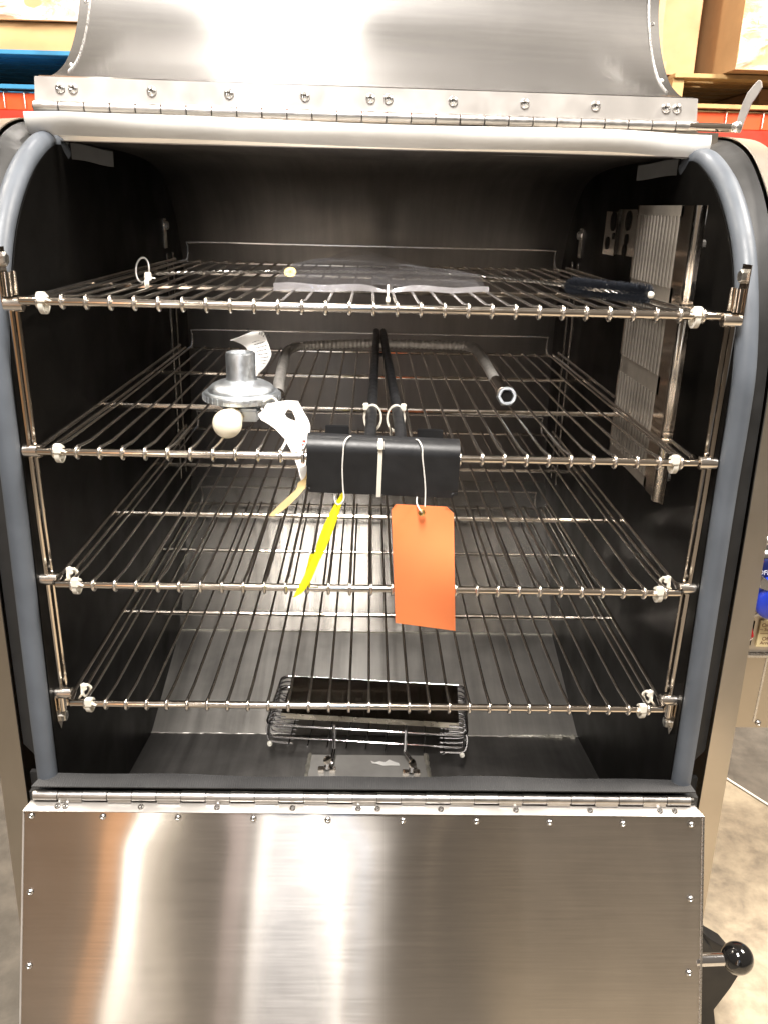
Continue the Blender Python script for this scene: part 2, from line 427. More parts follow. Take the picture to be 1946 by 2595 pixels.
liner('roof_liner', ROOF, M['liner'])
liner('back_liner', BACK, M['liner'])
liner('lower_back_liner', LOWB, M['liner_back'], nu=14)
liner('sloped_liner', INCL, M['liner_low'], nu=10)
liner('bottom_liner', FLOORL, M['liner_floor'])
bd = MB().tube([(x/40*XW, .744+.0008*math.sin(x*2.3), .3425) for x in range(-40, 41)], .0022, 6).obj('weld_seam', M['weld'], cab)
rr = random.Random(5)
MB().tube([(x/60*XW, .443+rr.uniform(-.001,.001), .264+rr.uniform(-.0006,.0006)) for x in range(-60, 61)], [ .0012+.0005*rr.random() for _ in range(121)], 6).obj('fold_edge', M['liner_low'], cab)
MB().tube([(.30+.0036*x, .444+rr.uniform(-.002,.002), .2645+rr.uniform(-.001,.001)) for x in range(40)], [ .002+.0012*x/10*rr.random() for x in range(40)], 6).obj('weld_seam', M['weld'], cab)
for s in (-1, 1):
    poly = [(s*XW, p.y+.004, p.z-.003) for p in S] + [(s*XW, p.y, p.z) for p in ROOF[2:]+BACK[1:]+LOWB[1:]] + [(s*XW,.445,.262)] + [(s*XW, p.y, p.z) for p in FLOORL[1:]]
    MB().prism(poly, (s*.001, 0, 0)).obj('side_wall', M['wall_black'], cab)
# outer roof skin between the bands
MB().grid(lambda a, b: (-.4995+.999*b, sample(Bt, a).y, sample(Bt, a).z+.0005), 40, 6, .001).obj('roof_skin', M['band_steel'], cab)
MB().box((-.495,.290,1.3835),(.495,.372,1.4165)).obj('roof_front_edge', M['band_steel'], cab)
# silver flap gasket hanging from the lip
def flap(a, b):
    x = -.481 + .957*a
    top = .0025*math.sin(a*9) + .003*math.exp(-((a-.05)/.05)**2) + .006*math.exp(-((a-.97)/.08)**2)*(-1)
    bow = .0035*math.sin(a*13+1)*math.sin(a*3.1) + .008*math.exp(-((a-.06)/.07)**2) - .006*math.exp(-((a-.95)/.06)**2)
    z = 1.4135 + top*.6 - .0275*b - .003*math.exp(-((a-.97)/.05)**2)*b
    y = .247 + SKEW(x) - .003*math.sin(b*math.pi*.9) + bow*b + .012*b*b
    return (x, y, z)
MB().grid(flap, 90, 8, .0014).obj('flap_gasket', M['flap'], cab)

# ---- upper hinge: knuckles, leaf plate with rivets
hg = child_empty('upper_hinge', cab); hg.location = (0,0,0)
KN = 27; kl = .951/KN
km = MB().tube([(-kl/2+.0010,0,0),(kl/2-.0010,0,0)], .0078, 18).mesh('knuckle', M['knuckle_steel'], bevel=.0005)
for i in range(KN):
    x = -.4815 + kl*(i+.5)
    link('knuckle', km, hg, (x, .288+SKEW(x), 1.4250), (random.uniform(0,6), 0, SKEW(.475)/.475*1.0))
MB().tube([(-.482,.288+SKEW(-.482),1.4250),(.47,.288+SKEW(.47),1.4250)], .0052, 10).obj('hinge_pin', M['rivet_dark'], hg)
def rivet_mesh(r, name='rivet'):
    b = MB().lathe([(r,0),(r,.12*r),(r*.86,.34*r),(r*.58,.48*r),(r*.50,.56*r),(r*.44,.50*r),(r*.30,.30*r),(0,.28*r)], 18)
    me = b.mesh(name, [M['rivet'], M['rivet_dark']], 60)
    for p in me.polygons:
        c = p.center
        if math.hypot(c.x, c.y) < r*.30: p.material_index = 1
    return me
# leaf plate
leaf = MB().hexa([(-.4815,.294+SKEW(-.48),1.4315),(.4695,.294+SKEW(.47),1.4315),(.4695,.297+SKEW(.47),1.4315),(-.4815,.297+SKEW(-.48),1.4315),
                  (-.4800,.298+SKEW(-.48),1.4640),(.4680,.298+SKEW(.47),1.4640),(.4680,.301+SKEW(.47),1.4640),(-.4800,.301+SKEW(-.48),1.4640)])
MB().hexa([(-.49,.2975+SKEW(-.49),1.398),(.49,.2975+SKEW(.49),1.398),(.49,.303+SKEW(.49),1.398),(-.49,.303+SKEW(-.49),1.398),(-.4815,.2985+SKEW(-.48),1.4255),(.4695,.2985+SKEW(.47),1.4255),(.4695,.303+SKEW(.47),1.4255),(-.4815,.303+SKEW(-.48),1.4255)]).obj('lower_leaf', M['flange_steel'], hg)
leaf.obj('hinge_leaf', M['flange_steel'], hg, bevel=.0008)
RV = rivet_mesh(.0070)
for u in (160,191,382,572,761,925,970,1134,1318,1502,1687,1716):
    x = (u-945)/1763
    link('rivet', RV, hg, (x, .2955+SKEW(x), 1.4495), (R(90+17), 0, random.uniform(0,3)+0))
for o in [o for o in hg.children if o.name.startswith('rivet')]:
    o.rotation_euler = Euler((R(90-7), 0, 0))
# ---- raised lid
lid = child_empty('lid', cab)
LP = spline([(0,.310,1.4655),(0,.362,1.472),(0,.410,1.489),(0,.445,1.508),(0,.480,1.537),(0,.51,1.570),(0,.532,1.605),(0,.546,1.645),(0,.553,1.70),(0,.552,1.78),(0,.545,1.90),(0,.538,2.0)], 90)
def lidf(off, x0=-.478, x1=.466, amp=.0005):
    def fn(a, b):
        p = sample(LP, a); q = sample(LP, min(1, a+.02)); q0 = sample(LP, max(0, a-.02)); t = (q-q0).normalized(); nrm = Vector((0, -t.z, t.y))
        x = x0+(x1-x0)*b
        wv = amp*(math.sin(x*6.1+1.1+a*2)+.5*math.sin(x*14+a*5))*math.sin(math.pi*b)*min(1, a*6)
        e = p + nrm*(wv+off)
        return (x, e.y+SKEW(x), e.z)
    return fn
MB().grid(lidf(0), 90, 60, .0012).obj('inner_sheet', M['lid_steel'], lid)
MB().grid(lidf(-.022, amp=0), 60, 4, .0012).obj('outer_sheet', M['lid_steel'], lid)
for s, xx in ((-1,-.478),(1,.466)):
    f = lidf(0, xx, xx, 0); g = lidf(-.022, xx, xx, 0)
    MB().grid(lambda a, b: Vector(f(a, .5)).lerp(Vector(g(a, .5)), b), 80, 1, .0012).obj('side_return', M['lid_steel'], lid)
    rid = [Vector(lidf(.0024, xx-s*.016, xx-s*.016, 0)(.12+.8*i/60, .5)) for i in range(61)]
    MB().tube(rid, .0013, 6).obj('edge_bead', M['rivet'], lid)
RS = rivet_mesh(.0042)
def nrm_lid(a):
    q = sample(LP, min(1, a+.02)); q0 = sample(LP, max(0, a-.02)); t = (q-q0).normalized(); return Vector((0, -t.z, t.y))
for s in (-1, 1):
    for a in (.115+(.09 if s > 0 else .06), .40, .62):
        xx = -.467 if s < 0 else .455
        p = Vector(lidf(.0006, xx, xx, 0)(a, .5)); o = link('rivet', RS, lid, p)
        o.rotation_euler = nrm_lid(a).to_track_quat('Z', 'Y').to_euler()
# ---- counterbalance lever at the right end of the hinge
lev = child_empty('hinge_lever', cab)
a = at(1778,322,.305); b = at(1868,325,.305)
MB().tube([a-Vector((.02,0,0)), b], .0062, 14).obj('lever_rod', M['chrome'], lev)
lp = [(1862,336),(1874,338),(1888,300),(1904,262),(1916,245),(1930,222),(1928,206),(1920,203),(1908,216),(1893,234),(1880,262),(1868,298)]
MB().prism([at(u, v, .303) for u, v in lp], (.005,.010,.002)).obj('lever_bar', M['flange_steel'], lev, bevel=.0008)
MB().lathe([(.0075,0),(.0075,.003),(.005,.005),(0,.0055)], 14, at(1865,322,.300), (-.3,-1,.1)).obj('lever_pin', M['bolt'], lev)

# ---- lower hinge and door
dn = Vector((0, -.938, .347)); dd = Vector((0, -.347, -.938)); dtop = Vector((0, -.058, .4875))
lh = child_empty('lower_hinge', cab)
kl2 = .959/27.4
km2 = MB().tube([(-kl2/2+.0005,0,0),(kl2/2-.0005,0,0)], .0072, 18).mesh('knuckle', M['knuckle_steel'], bevel=.0004)
km3 = MB().tube([(-kl2/2+.0003,0,0),(kl2/2-.0003,0,0)], .0066, 18).add(*(lambda m: (m.v, m.f))(MB().box((-kl2/2+.001,-.006,-.0085),(kl2/2-.001,.001,-.002)))).mesh('knuckle', M['knuckle_steel'], bevel=.0004)
for i in range(27):
    x = -.4755 + kl2*(i+.5)
    link('knuckle', km3 if i % 2 else km2, lh, (x, -.0455, .5045))
MB().tube([(-.477,-.0455,.5045),(.4745,-.0455,.5045)], .0045, 10).obj('hinge_pin', M['rivet_dark'], lh)
MB().hexa([(-.481,-.050,.4955),(.479,-.050,.4955),(.479,-.044,.494),(-.481,-.044,.494),
           (-.487,-.0625,.4900),(.487,-.0625,.4900),(.487,-.060,.4875),(-.487,-.060,.4875)]).obj('hinge_leaf', M['flange_steel'], lh)
hr = rivet_mesh(.0045)
for u, v in ((145,2035),(165,2036),(357,2036),(550,2037),(742,2039),(908,2042),(957,2043),(1117,2045),(1307,2047),(1495,2050),(1673,2052),(1710,2052)):
    p = at(u, v, -.0565); link('rivet', hr, lh, (p.x, -.0555, .4930), (R(-38+90-26), 0, 0))
door = child_empty('lower_door', cab)
DL = .62
def doorf(a, b):
    x = -.487+.974*b; p = dtop + dd*(DL*a)
    k = math.exp(-((x+.37)/.10)**2)
    wv = .0013*math.sin(a*9.0+.2)*k*math.sin(math.pi*b) + .0010*math.sin(x*9.5+.7)*math.sin(math.pi*b) + .0005*math.sin(x*27+a*2)*math.sin(math.pi*b)
    wv *= min(1, a*10+.15)
    p = p + dn*wv
    return (x, p.y, p.z)
MB().grid(doorf, 60, 120, .0012).obj('face_sheet', M['door_steel'], door)
def dbox(x0, x1, t0, t1, h0, h1):
    P = []
    for h in (h0, h1):
        for x, t in ((x0,t0),(x1,t0),(x1,t1),(x0,t1)):
            q = dtop + dd*t + dn*h; P.append((x, q.y, q.z))
    return MB().hexa(P)
dbox(-.4880,-.4860,.001,DL,-.030,.0012).obj('edge_trim', M['flange_steel'], door)
dbox(.4862,.4890,.001,DL,-.030,.0016).obj('edge_trim', M['rivet'], door)
dbox(-.487,.487,-.0016,.001,-.030,.0024).obj('edge_trim', M['flange_steel'], door)
dbox(-.4858,.4858,.002,DL,-.030,-.028).obj('back_sheet', M['flange_steel'], door)
drv = rivet_mesh(.0045); qd = dn.to_track_quat('Z', 'Y').to_euler()
dr = [(81,2067),(262,2069),(452,2072),(643,2074),(831,2077),(1020,2079),(1206,2081),(1391,2084),(1577,2087),(1750,2089),(78,2260),(75,2447),(1748,2277),(1744,2465)]
def on_door(u, v, h=.0008):
    d = _RM @ Vector(((u-973)/F_PX, -(v-1297.5)/F_PX, -1)); t = (dtop-CAM_LOC).dot(dn)/d.dot(dn)
    return CAM_LOC + d*t + dn*h
for u, v in dr: link('rivet', drv, door, on_door(u, v), qd)
# ball handle at the right of the door
hd = child_empty('latch_handle', cab)
a = at(1760,2433,-.125); b = at(1838,2430,-.125)
MB().tube([a, b], .0090, 18).obj('handle_rod', M['chrome_b'], hd)
c = at(1867,2428,-.125)
MB().lathe([(.0001,-.0228)]+[(.0228*math.cos(t), .0228*math.sin(t)) for t in [R(q) for q in range(-80,81,10)]]+[(.0001,.0228)], 28, c, (1,0,0)).obj('handle_ball', M['ball_black'], hd)
MB().lathe([(.011,0),(.011,.008),(.0095,.009)], 16, b-Vector((.002,0,0)), (1,0,0)).obj('handle_collar', M['ball_black'], hd)
# black steel leg bracket seen beside the door
lg = [(1762,2345),(1775,2360),(1800,2382),(1835,2402),(1868,2440),(1872,2470),(1850,2505),(1808,2560),(1812,2600),(1812,2760),(1755,2760),(1755,2500)]
MB().prism([at(u, v, .03) for u, v in lg], (0,.030,0)).obj('leg_bracket', M['tyre'], cab, bevel=.001)
MB().prism([at(u, v, .027) for u, v in [(1768,2375),(1778,2372),(1800,2400),(1790,2412),(1768,2410)]], (0,-.006,0)).obj('leg_gusset', M['jamb'], cab, bevel=.0008)

# ---- sill gasket
rr = random.Random(11)
def sill(a, b):
    x = -.476 + .951*a + (.012*(1-b) if a < .01 else (-.004*(1-b) if a > .99 else 0))
    wob = .0016*math.sin(a*11+.3)+.0012*math.sin(a*27+2)
    return (x, -.0195-.0285*b, .5190+wob*(1-b)+.0005*b+.002*math.sin(b*3.1))
MB().grid(sill, 110, 6, .002).obj('sill_gasket', M['gasket'], cab)
MB().box((-.484,-.040,.30),(.484,-.030,.505)).obj('sill_panel', M['jamb'], cab)

# ---- burner box on the bottom with two clips
bx = child_empty('burner_box', cab)
MB().hexa([(-.116,.10,.285),(.124,.10,.285),(.117,.292,.262),(-.108,.292,.262),(-.113,.10,.331),(.121,.10,.331),(.113,.288,.331),(-.105,.288,.331)]).obj('box_shell', plain('dull_galvanised', (.36,.35,.335), .5, .35, .15, 14, .05), bx, bevel=.003)
rr = random.Random(9)
for s, xa, xb in ((-1,-.113,-.105),(1,.121,.113)):
    pts = [(xa+(xb-xa)*i/30, .10+.188*i/30, .331+rr.uniform(-.001,.001)) for i in range(31)]
    MB().tube(pts, [.0025+.003*rr.random() for _ in pts], 6).obj('weld_seam', M['weld'], bx)
pt = [atz(u, v, .3325) for u, v in [(940,1929),(950,1933),(962,1930),(975,1933),(986,1926),(997,1931),(1010,1935),(1012,1941),(990,1940),(972,1941),(955,1936),(944,1935)]]
MB().prism(pt, (0,0,.0012)).obj('sealant_smear', M['white_paper'], bx)
for (u, v, u2, v2) in ((829,1950,846,1862),(1041,1958,1029,1872)):
    p = atz(u, v, .333); q = at(u2, v2, p.y+.02)
    MB().box((p.x-.016,p.y-.010,.331),(p.x-.005,p.y+.003,.339)).box((p.x+.005,p.y-.010,.331),(p.x+.016,p.y+.003,.339)).obj('clip_foot', M['chrome_w'], bx, bevel=.001)
    MB().tube([(p.x,p.y,.336),(p.x+.002,p.y,.350)], .0055, 10).tube([(p.x+.008,p.y+.004,.345),(q.x,q.y+.02,.350),(q.x,q.y+.015,q.z+.01)], .0035, 8).obj('clip_post', M['chrome_b'], bx)
    MB().lathe([(.0001,-.003),(.007,-.0025),(.0085,0),(.007,.0025),(.0001,.003)], 16, (p.x+.001,p.y-.003,.356), (.55,-.75,.3)).obj('wing_bolt', M['chrome'], bx)

# ---- wall brackets, hanging rods
hexm = MB().lathe([(.0085,0),(.0085,.006),(.0070,.0075),(0,.0078)], 6).mesh('hex_bolt', M['bolt'], 30)
ROD_Y = {'front': (.0005, .0135), 'rear': (.812, .842)}
for s in (-1, 1):
    # pairs of hanging rods front
    for y in (.004, .0205):
        pts = [(s*.4385, y+(.002 if z < .9 else 0), z) for z in (1.19, 1.1, 1.01, .9, .82, .72, .645)]
        MB().tube(pts, .0032, 8).obj('hanging_rod', M['chrome'], cab)
    for y in (.82, .872):
        MB().tube([(s*.4385, y, 1.20),(s*.4385, y, .98),(s*.4385, y, .70)], .0028, 8).obj('hanging_rod', M['chrome_w'], cab)
    # sleeve stubs
    for z in (1.184, 1.003-.002, .8205, .641):
        MB().tube([(s*.424,.006,z),(s*.4465,.006,z)], .0085, 14).obj('sleeve', M['chrome_w'], cab, bevel=.0006)
    cl = child_empty('wall_clip', cab)
    MB().box((s*.4462,-.003,1.186),(s*.4450,.021,1.250)).obj('clip_plate', M['chrome'], cl)
    MB().tube([(s*.4395,.004,1.194),(s*.4395,.004,1.222)], .0058, 12).tube([(s*.4395,.019,1.194),(s*.4395,.019,1.222)], .0058, 12).obj('clip_sleeve', M['chrome'], cl)
    link('hex_bolt', hexm, cl, (s*.4450, .008, 1.236), (0, R(-90*s), 0))
    cl = child_empty('wall_clip', cab)
    MB().add([(s*.4462,-.006,.640),(s*.4462,.022,.640),(s*.4462,.022,.600),(s*.4462,.004,.582),(s*.4462,-.004,.60),(s*.4445,-.006,.640),(s*.4445,.022,.640),(s*.4445,.022,.600),(s*.4445,.004,.582),(s*.4445,-.004,.60)],
             [(0,1,2,3,4),(9,8,7,6,5),(0,5,6,1),(1,6,7,2),(2,7,8,3),(3,8,9,4),(4,9,5,0)]).obj('clip_plate', M['chrome'], cl)
    MB().tube([(s*.4390,.004,.614),(s*.4390,.004,.636)], .0052, 12).tube([(s*.4390,.019,.614),(s*.4390,.019,.636)], .0052, 12).obj('clip_sleeve', M['chrome'], cl)
    link('hex_bolt', hexm, cl, (s*.4445, .010, .600), (0, R(-90*s), 0))
    cl = child_empty('wall_clip', cab)
    MB().box((s*.4462,.835,1.21),(s*.4445,.86,1.27)).obj('clip_plate', M['chrome_w'], cl)
    link('hex_bolt', hexm, cl, (s*.4445,.848,1.256), (0, R(-90*s), 0))

# ---- slotted guard on the right wall
gd = child_empty('slotted_guard', cab)
GX = .420; y0, y1 = .178, .392; z0, z1 = .908, 1.316
groups = [(1.302,1.205),(1.185,1.080),(1.052,.925)]
def gbox(ya, yb, za, zb): return MB().box((GX,ya,za),(GX+.0012,yb,zb))
yo = .386
for za, zb in ((1.302,z1),(1.185,1.205),(1.052,1.080),(z0,.925)):
    gbox(y0, yo, za, zb).obj('cross_band', M['guard'], gd)
gbox(y0, y0+.010, z0+.0002, z1-.0002).obj('frame_edge', M['chrome'], gd); gbox(yo-.006, yo, z0+.0002, z1-.0002).obj('frame_edge', M['chrome_w'], gd)
nb = 13; pit = (yo-.006-(y0+.010))/nb
for zb, za in groups:
    m = MB().box((-.0012,-.0034,za),(.0011,.0034,zb)).mesh('slat', M['guard'])
    for i in range(nb):
        link('slat', m, gd, (GX, y0+.010+pit*(i+.5), 0))
# front return: flat, rounded shiny nose, flange to the wall
MB().grid(lambda a, b: (GX-.0060*math.sqrt(max(0, 1-((a-.70)/.14)**2))+.004*max(0, (a-.84)/.16), y0-.071*a, z0-.002+(z1-z0+.002)*b), 24, 2, .0012).obj('front_return', M['chrome'], gd)
for z in (1.268, .945):
    link('hex_bolt', hexm, gd, (GX+.012, .118, z), (0, R(-90), 0), (.7,.7,.7))
# rear bracket with holes
def holed(yc, zc, r): return MB().lathe([(r,0),(r,.0008),(0,.0008)], 18, (GX+.0042,yc,zc), (-1,0,0))
br = MB().grid(lambda a, b: (GX+.006-.006*math.exp(-((a-.5)/.03)**2), .402+.185*a, 1.232+.074*b+(.004 if a < .5 else 0)), 60, 2, .0012)
br.obj('bracket_plate', M['chrome_w'], gd)
for yc, zc, r in ((.445,1.292,.016),(.445,1.262,.009),(.45,1.243,.012),(.535,1.290,.017),(.56,1.252,.011),(.525,1.265,.006)):
    holed(yc, zc, r).obj('bracket_hole', M['wall_black'], gd)

# ================================================================== SHELVES
RZ = [1.189, 1.0032, .8195, .6356]; RX = [-.0033, -.0038, .0003, .0008]
WORD = ['top', 'second', 'third', 'lowest']
front_me = wire_me = ring_me = None
def make_shelf():
    t = empty('wire_shelf', '', 'shelf')
    MB().tube(spline([(-.4285,.030,-.001),(-.4275,.014,-.001),(-.4215,.003,0),(-.41,0,0),(-.2,0,0),(0,0,0),(.2,0,0),(.41,0,0),(.4215,.003,0),(.4275,.014,-.001),(.4285,.030,-.001)], 40), .0051, 12).obj('front_rod', M['chrome'], t)
    for s in (-1, 1):
        MB().tube([(s*.4285,.02,-.002),(s*.4285,.45,-.002),(s*.4285,.866,-.002)], .0032, 8).obj('side_rod', M['chrome_w'], t)
        MB().tube([(s*.417,.010,-.004),(s*.4155,.29,-.006),(s*.4155,.86,-.006)], .0030, 8).obj('side_rod', M['chrome_w'], t)
    for y, r in ((.295,.0040),(.575,.0036),(.858,.0034)):
        MB().tube([(-.4285,y,-.008),(.4285,y,-.008)], r, 8).obj('cross_bar', M['chrome'], t)
    MB().tube(spline([(-.4,.858,-.006),(-.3975,.859,.012),(-.396,.860,.028),(-.384,.860,.034),(-.2,.860,.034),(0,.860,.034),(.2,.860,.034),(.384,.860,.034),(.396,.860,.028),(.3975,.859,.012),(.4,.858,-.006)], 60), .0026, 8).obj('back_rail', M['chrome_w'], t)
    # one wire: loop round the front rod, long run back, turned down end
    loop = [(0, -.0072*math.cos(q)*1.0, .0072*math.sin(q)) for q in [R(v) for v in range(-150, 121, 18)]]
    pts = [(p[0], p[1], p[2]) for p in loop] + [(0,.012,.0052),(0,.05,.0015),(0,.29,-.0022),(0,.575,-.0022),(0,.852,-.0020),(0,.864,-.003),(0,.866,-.010)]
    m = MB().tube(pts, [.0024]*len(loop)+[.0022]*7, 8).mesh('wire', M['chrome_w'], 60)
    for i in range(29):
        link('wire', m, t, (-.4+.8*i/28, 0, 0))
    return t
shelf = make_shelf()
def copy_tree(o, parent=None):
    c = o.copy(); C.objects.link(c); c.parent = parent
    for ch in list(o.children): copy_tree(ch, c)
    return c
SL = ['top wire shelf holding the clear bag and long brush', 'second wire shelf from the top carrying the gas regulator and hose',
      'third wire shelf from the top, empty, behind the orange tag', 'lowest wire shelf, empty, just above the wire basket']
shelves = []
for k in range(4):
    o = shelf if k == 0 else copy_tree(shelf)
    o.location = (RX[k], (0, -.003, -.0076, -.0108)[k], RZ[k]); shelves.append(o)
for o, l in zip(shelves, SL):
    o['label'] = l; o['group'] = 'wire shelves in the smoker'

# ================================================================== ZIP TIES
def ziptie(name, loc, rx, rz, label, axis='X', tail=(.012,0,.0), head=(.0, -.006, .011), hs=.0048, wid=.0048, rot=0, group=None):
    t = empty(name, label, 'zip tie', loc, rot, group)
    pts = []
    for i in range(20):
        q = 2*math.pi*i/20
        a, b = rx*math.cos(q), rz*math.sin(q)
        pts.append((0, a, b) if axis == 'X' else ((a, 0, b) if axis == 'Y' else (a, b, 0)))
    n = len(pts); mb = MB(); vs = []; fs = []
    th = .0014
    for i, p in enumerate(pts):
        p = Vector(p); o = p.normalized()*th
        ax = {'X': Vector((1,0,0)), 'Y': Vector((0,1,0)), 'Z': Vector((0,0,1))}[axis]*wid/2
        vs += [p-ax-o, p+ax-o, p+ax+o, p-ax+o]
    for i in range(n):
        k = (i+1) % n
        for j in range(4): fs.append((i*4+j, i*4+(j+1) % 4, k*4+(j+1) % 4, k*4+j))
    mb.add(vs, fs).obj('band', M['nylon'], t, 30)
    h = Vector(head); MB().box(h-Vector((hs*.8,hs*.7,hs)), h+Vector((hs*.8,hs*.7,hs))).obj('head', M['nylon'], t, bevel=.0009)
    e = h+Vector(tail); MB().tube([h, h.lerp(e,.5)+Vector((0,0,-.0005)), e], .0016, 6, sq=(1.2,.6)).obj('tail', M['nylon'], t)
    return t
CN = [('left', -1), ('right', 1)]
for k in range(4):
    for nm, s in CN:
        x = RX[k] + s*.398 - s*(-.0015) ; yy = shelves[k].location.y
        x = RX[k] - .3945 if s < 0 else RX[k] + .3915
        sz = [1, .95, .9, .88][k]
        ziptie('zip_tie', (x, yy+.001, RZ[k]-.003), .0082, .0098*sz+.001, 'white zip tie at the %s front corner of the %s wire shelf' % (nm, WORD[k]),
               tail=((.011 if s < 0 else -.008), 0, -.004), head=(.0015 if s < 0 else -.0015, -.007, .0088), rot=R(8*s), wid=.0065, hs=.0058, group='zip ties on the shelf corners')
for k in (2, 3):
    for nm, s in CN:
        ziptie('zip_tie', (RX[k]+s*.409, .020, RZ[k]+.001), .007, .009, 'white zip tie behind the %s corner of the %s wire shelf, on the side rod' % (nm, WORD[k]),
               tail=(s*-.006,.004,.004), head=(0,-.004,.008), rot=R(35*s), group='zip ties on the side rods')

# ================================================================== BLACK BRACKET WITH TUBES
bk = empty('black_bracket', 'black powder coated bracket with two long tubes hooked over the second shelf', 'bracket')
def bplate(a, b):
    x = -.0835+.192*a; dz = -.005*a
    L = b
    if L < .28: y, z = .000-.006*(L/.28), 1.0310
    elif L < .44:
        q = (L-.28)/.16*math.pi/2; y, z = -.006-.016*math.sin(q), 1.0310-.0145*(1-math.cos(q))
    else:
        q = (L-.44)/.56; y, z = -.022+.004*q, 1.0165-.0555*q
    # clipped lower corners
    if b > .93 and (a < .02 or a > .96): z += .004
    return (x, y, z+dz)
MB().grid(bplate, 48, 50, .0028).obj('face_plate', M['black_paint'], bk)
for xs in ((825,885,1077,1112),(1057,1122,1087,1120)):
    P = [at(xs[0],xs[3],.032), at(xs[1],xs[3]+2,.032), at(xs[1],xs[2]+2,.032), at(xs[0],xs[2],.032)]
    MB().prism(P, (0,.003,0)).obj('tab', M['black_paint'], bk, bevel=.001)
for xa, xb in ((-.0035,.0095),(.0355,.0255)):
    MB().tube(spline([(xa-.003,-.004,1.0235),(xa,.05,1.0255),((xa+xb)/2,.45,1.030),(xb,.83,1.035),(xb,.90,1.036)], 24), [.0078]*24+[.007], 16).obj('tube', M['black_paint'], bk)
MB().tube([(.006,.62,1.030),(.030,.62,1.030)], .004, 8).obj('tube_link', M['black_paint'], bk)
# tie across the plate
zt = empty('zip_tie', 'long white zip tie standing down the middle of the black bracket', 'zip tie')
zp = [Vector((.0085,-.0235,1.034)), Vector((.0085,-.0262,1.015)), Vector((.0080,-.0245,.985)), Vector((.0075,-.0225,.956))]
zp = spline(zp, 14)
MB().grid(lambda a, b: sample(zp, a)+Vector(((b-.5)*.0056,0,0)), 14, 1, .0014).obj('band', M['nylon'], zt, bevel=.0003)
MB().box((.0048,-.0295,1.020),(.0124,-.0220,1.0315)).obj('head', M['nylon'], zt, bevel=.0012)
for u, v, nm in ((930,1000,'left'),(1004,1000,'right')):
    p = at(u, v, .20); s = -1 if nm == 'left' else 1
    xc = (-.0005 if s < 0 else .0330)
    ziptie('zip_tie', (xc, .155, 1.016), .0125, .0190, 'white zip tie looped round the %s black tube of the bracket' % nm, axis='Y',
           head=(s*.0105,-.003,.0175), tail=(s*.004,0,.003), wid=.0042, rot=R(-6*s), group='zip ties on the bracket tubes')

# ================================================================== TAGS
og = empty('orange_tag', 'blank orange shipping tag hanging by a string below the black bracket', 'tag')
TY = -.036
cor = [(991,1292),(1003,1278),(1130,1285),(1149,1300),(1152,1445),(1153,1598),(1075,1589),(1002,1578),(997,1430)]
P = [at(u, v, TY) for u, v in cor]
c0 = at(1075,1430,TY)
mb = MB()
def tagf(a, b):
    L = [at(991+11*b*1.0, 1278+300*b, 0)]
    ul = 991+11*b; ur = 1149+4*b; vt = 1277+8*a+301*0; vb = 1578+20*a
    u = ul+(ur-ul)*a; v = (1277+8*a)*(1-b)+vb*b
    # chamfers
    if b < .05:
        cut = (1-b/.05)*12
        u = max(u, ul+cut); u = min(u, ur-cut*1.5)
    y = TY + .006*math.sin(a*3.0+b*2.2) - .008*math.sin(b*3.1) + .0025*math.sin(b*8)*a
    return at(u, v, y)
mb.grid(tagf, 20, 60, .0005).obj('tag_card', M['tag_orange'], og)
ec = at(1068,1299,TY-.004)
MB().lathe([(.0022,-.0006),(.0046,-.0006),(.0046,.0010),(.0036,.0016),(.0022,.0010)], 20, ec, (0,-1,0)).obj('eyelet', M['brass'], og)
MB().lathe([(.0025,0),(.0025,.0006),(0,.0006)], 16, ec, (0,-1,0)).obj('eyelet_hole', M['rivet_dark'], og)
MB().tube(spline([at(1050,1114,-.004), at(1060,1116,-.020), at(1069,1135,-.028), at(1070,1160,-.029), at(1074,1200,-.028), at(1077,1240,-.028), at(1076,1284,-.030)], 30), .00085, 6).tube(
    spline([at(1058,1250,-.012), at(1055,1272,-.03), at(1062,1290,-.045), at(1068,1299,-.042)], 14), .00085, 6).obj('string', M['string'], og)
yg = empty('yellow_tag', 'narrow twisted yellow tag hanging edge-on below the black bracket', 'tag')
Lx = [(868,1248),(846,1282),(822,1330),(804,1378),(797,1405),(780,1445),(758,1485),(744,1514)]
Rx = [(872,1256),(858,1305),(842,1352),(822,1398),(806,1430),(790,1468),(768,1500),(748,1512)]
Ls = spline([at(u, v, -.030+.012*i/7) for i, (u, v) in enumerate(Lx)], 30); Rs = spline([at(u, v, -.024-.016*math.sin(i/7*3)) for i, (u, v) in enumerate(Rx)], 30)
MB().grid(lambda a, b: sample(Ls, a).lerp(sample(Rs, a), b)+Vector((0, -.006*math.sin(b*3.1)*math.sin(a*3.1), 0)), 30, 6, .0004).obj('tag_card', M['tag_yellow'], yg)
P = [at(u, v, -.016) for u, v in [(797,1398),(786,1408),(782,1430),(762,1480),(772,1482),(790,1440),(788,1488),(792,1488)]]
MB().prism([at(786,1405,-.018), at(797,1403,-.018), at(790,1462,-.014), at(784,1490,-.012), at(780,1490,-.012), at(772,1462,-.016)], (.0003,.0006,0)).obj('tag_flap', M['tag_yellow'], yg)
MB().tube(spline([at(894,1106,-.002), at(884,1107,-.018), at(873,1122,-.028), at(870,1150,-.029), at(868,1190,-.028), at(870,1240,-.028), at(872,1262,-.032), at(864,1276,-.036), at(855,1278,-.034), at(849,1268,-.025), at(848,1248,-.012)], 44), .00085, 6).obj('string', M['string'], yg)

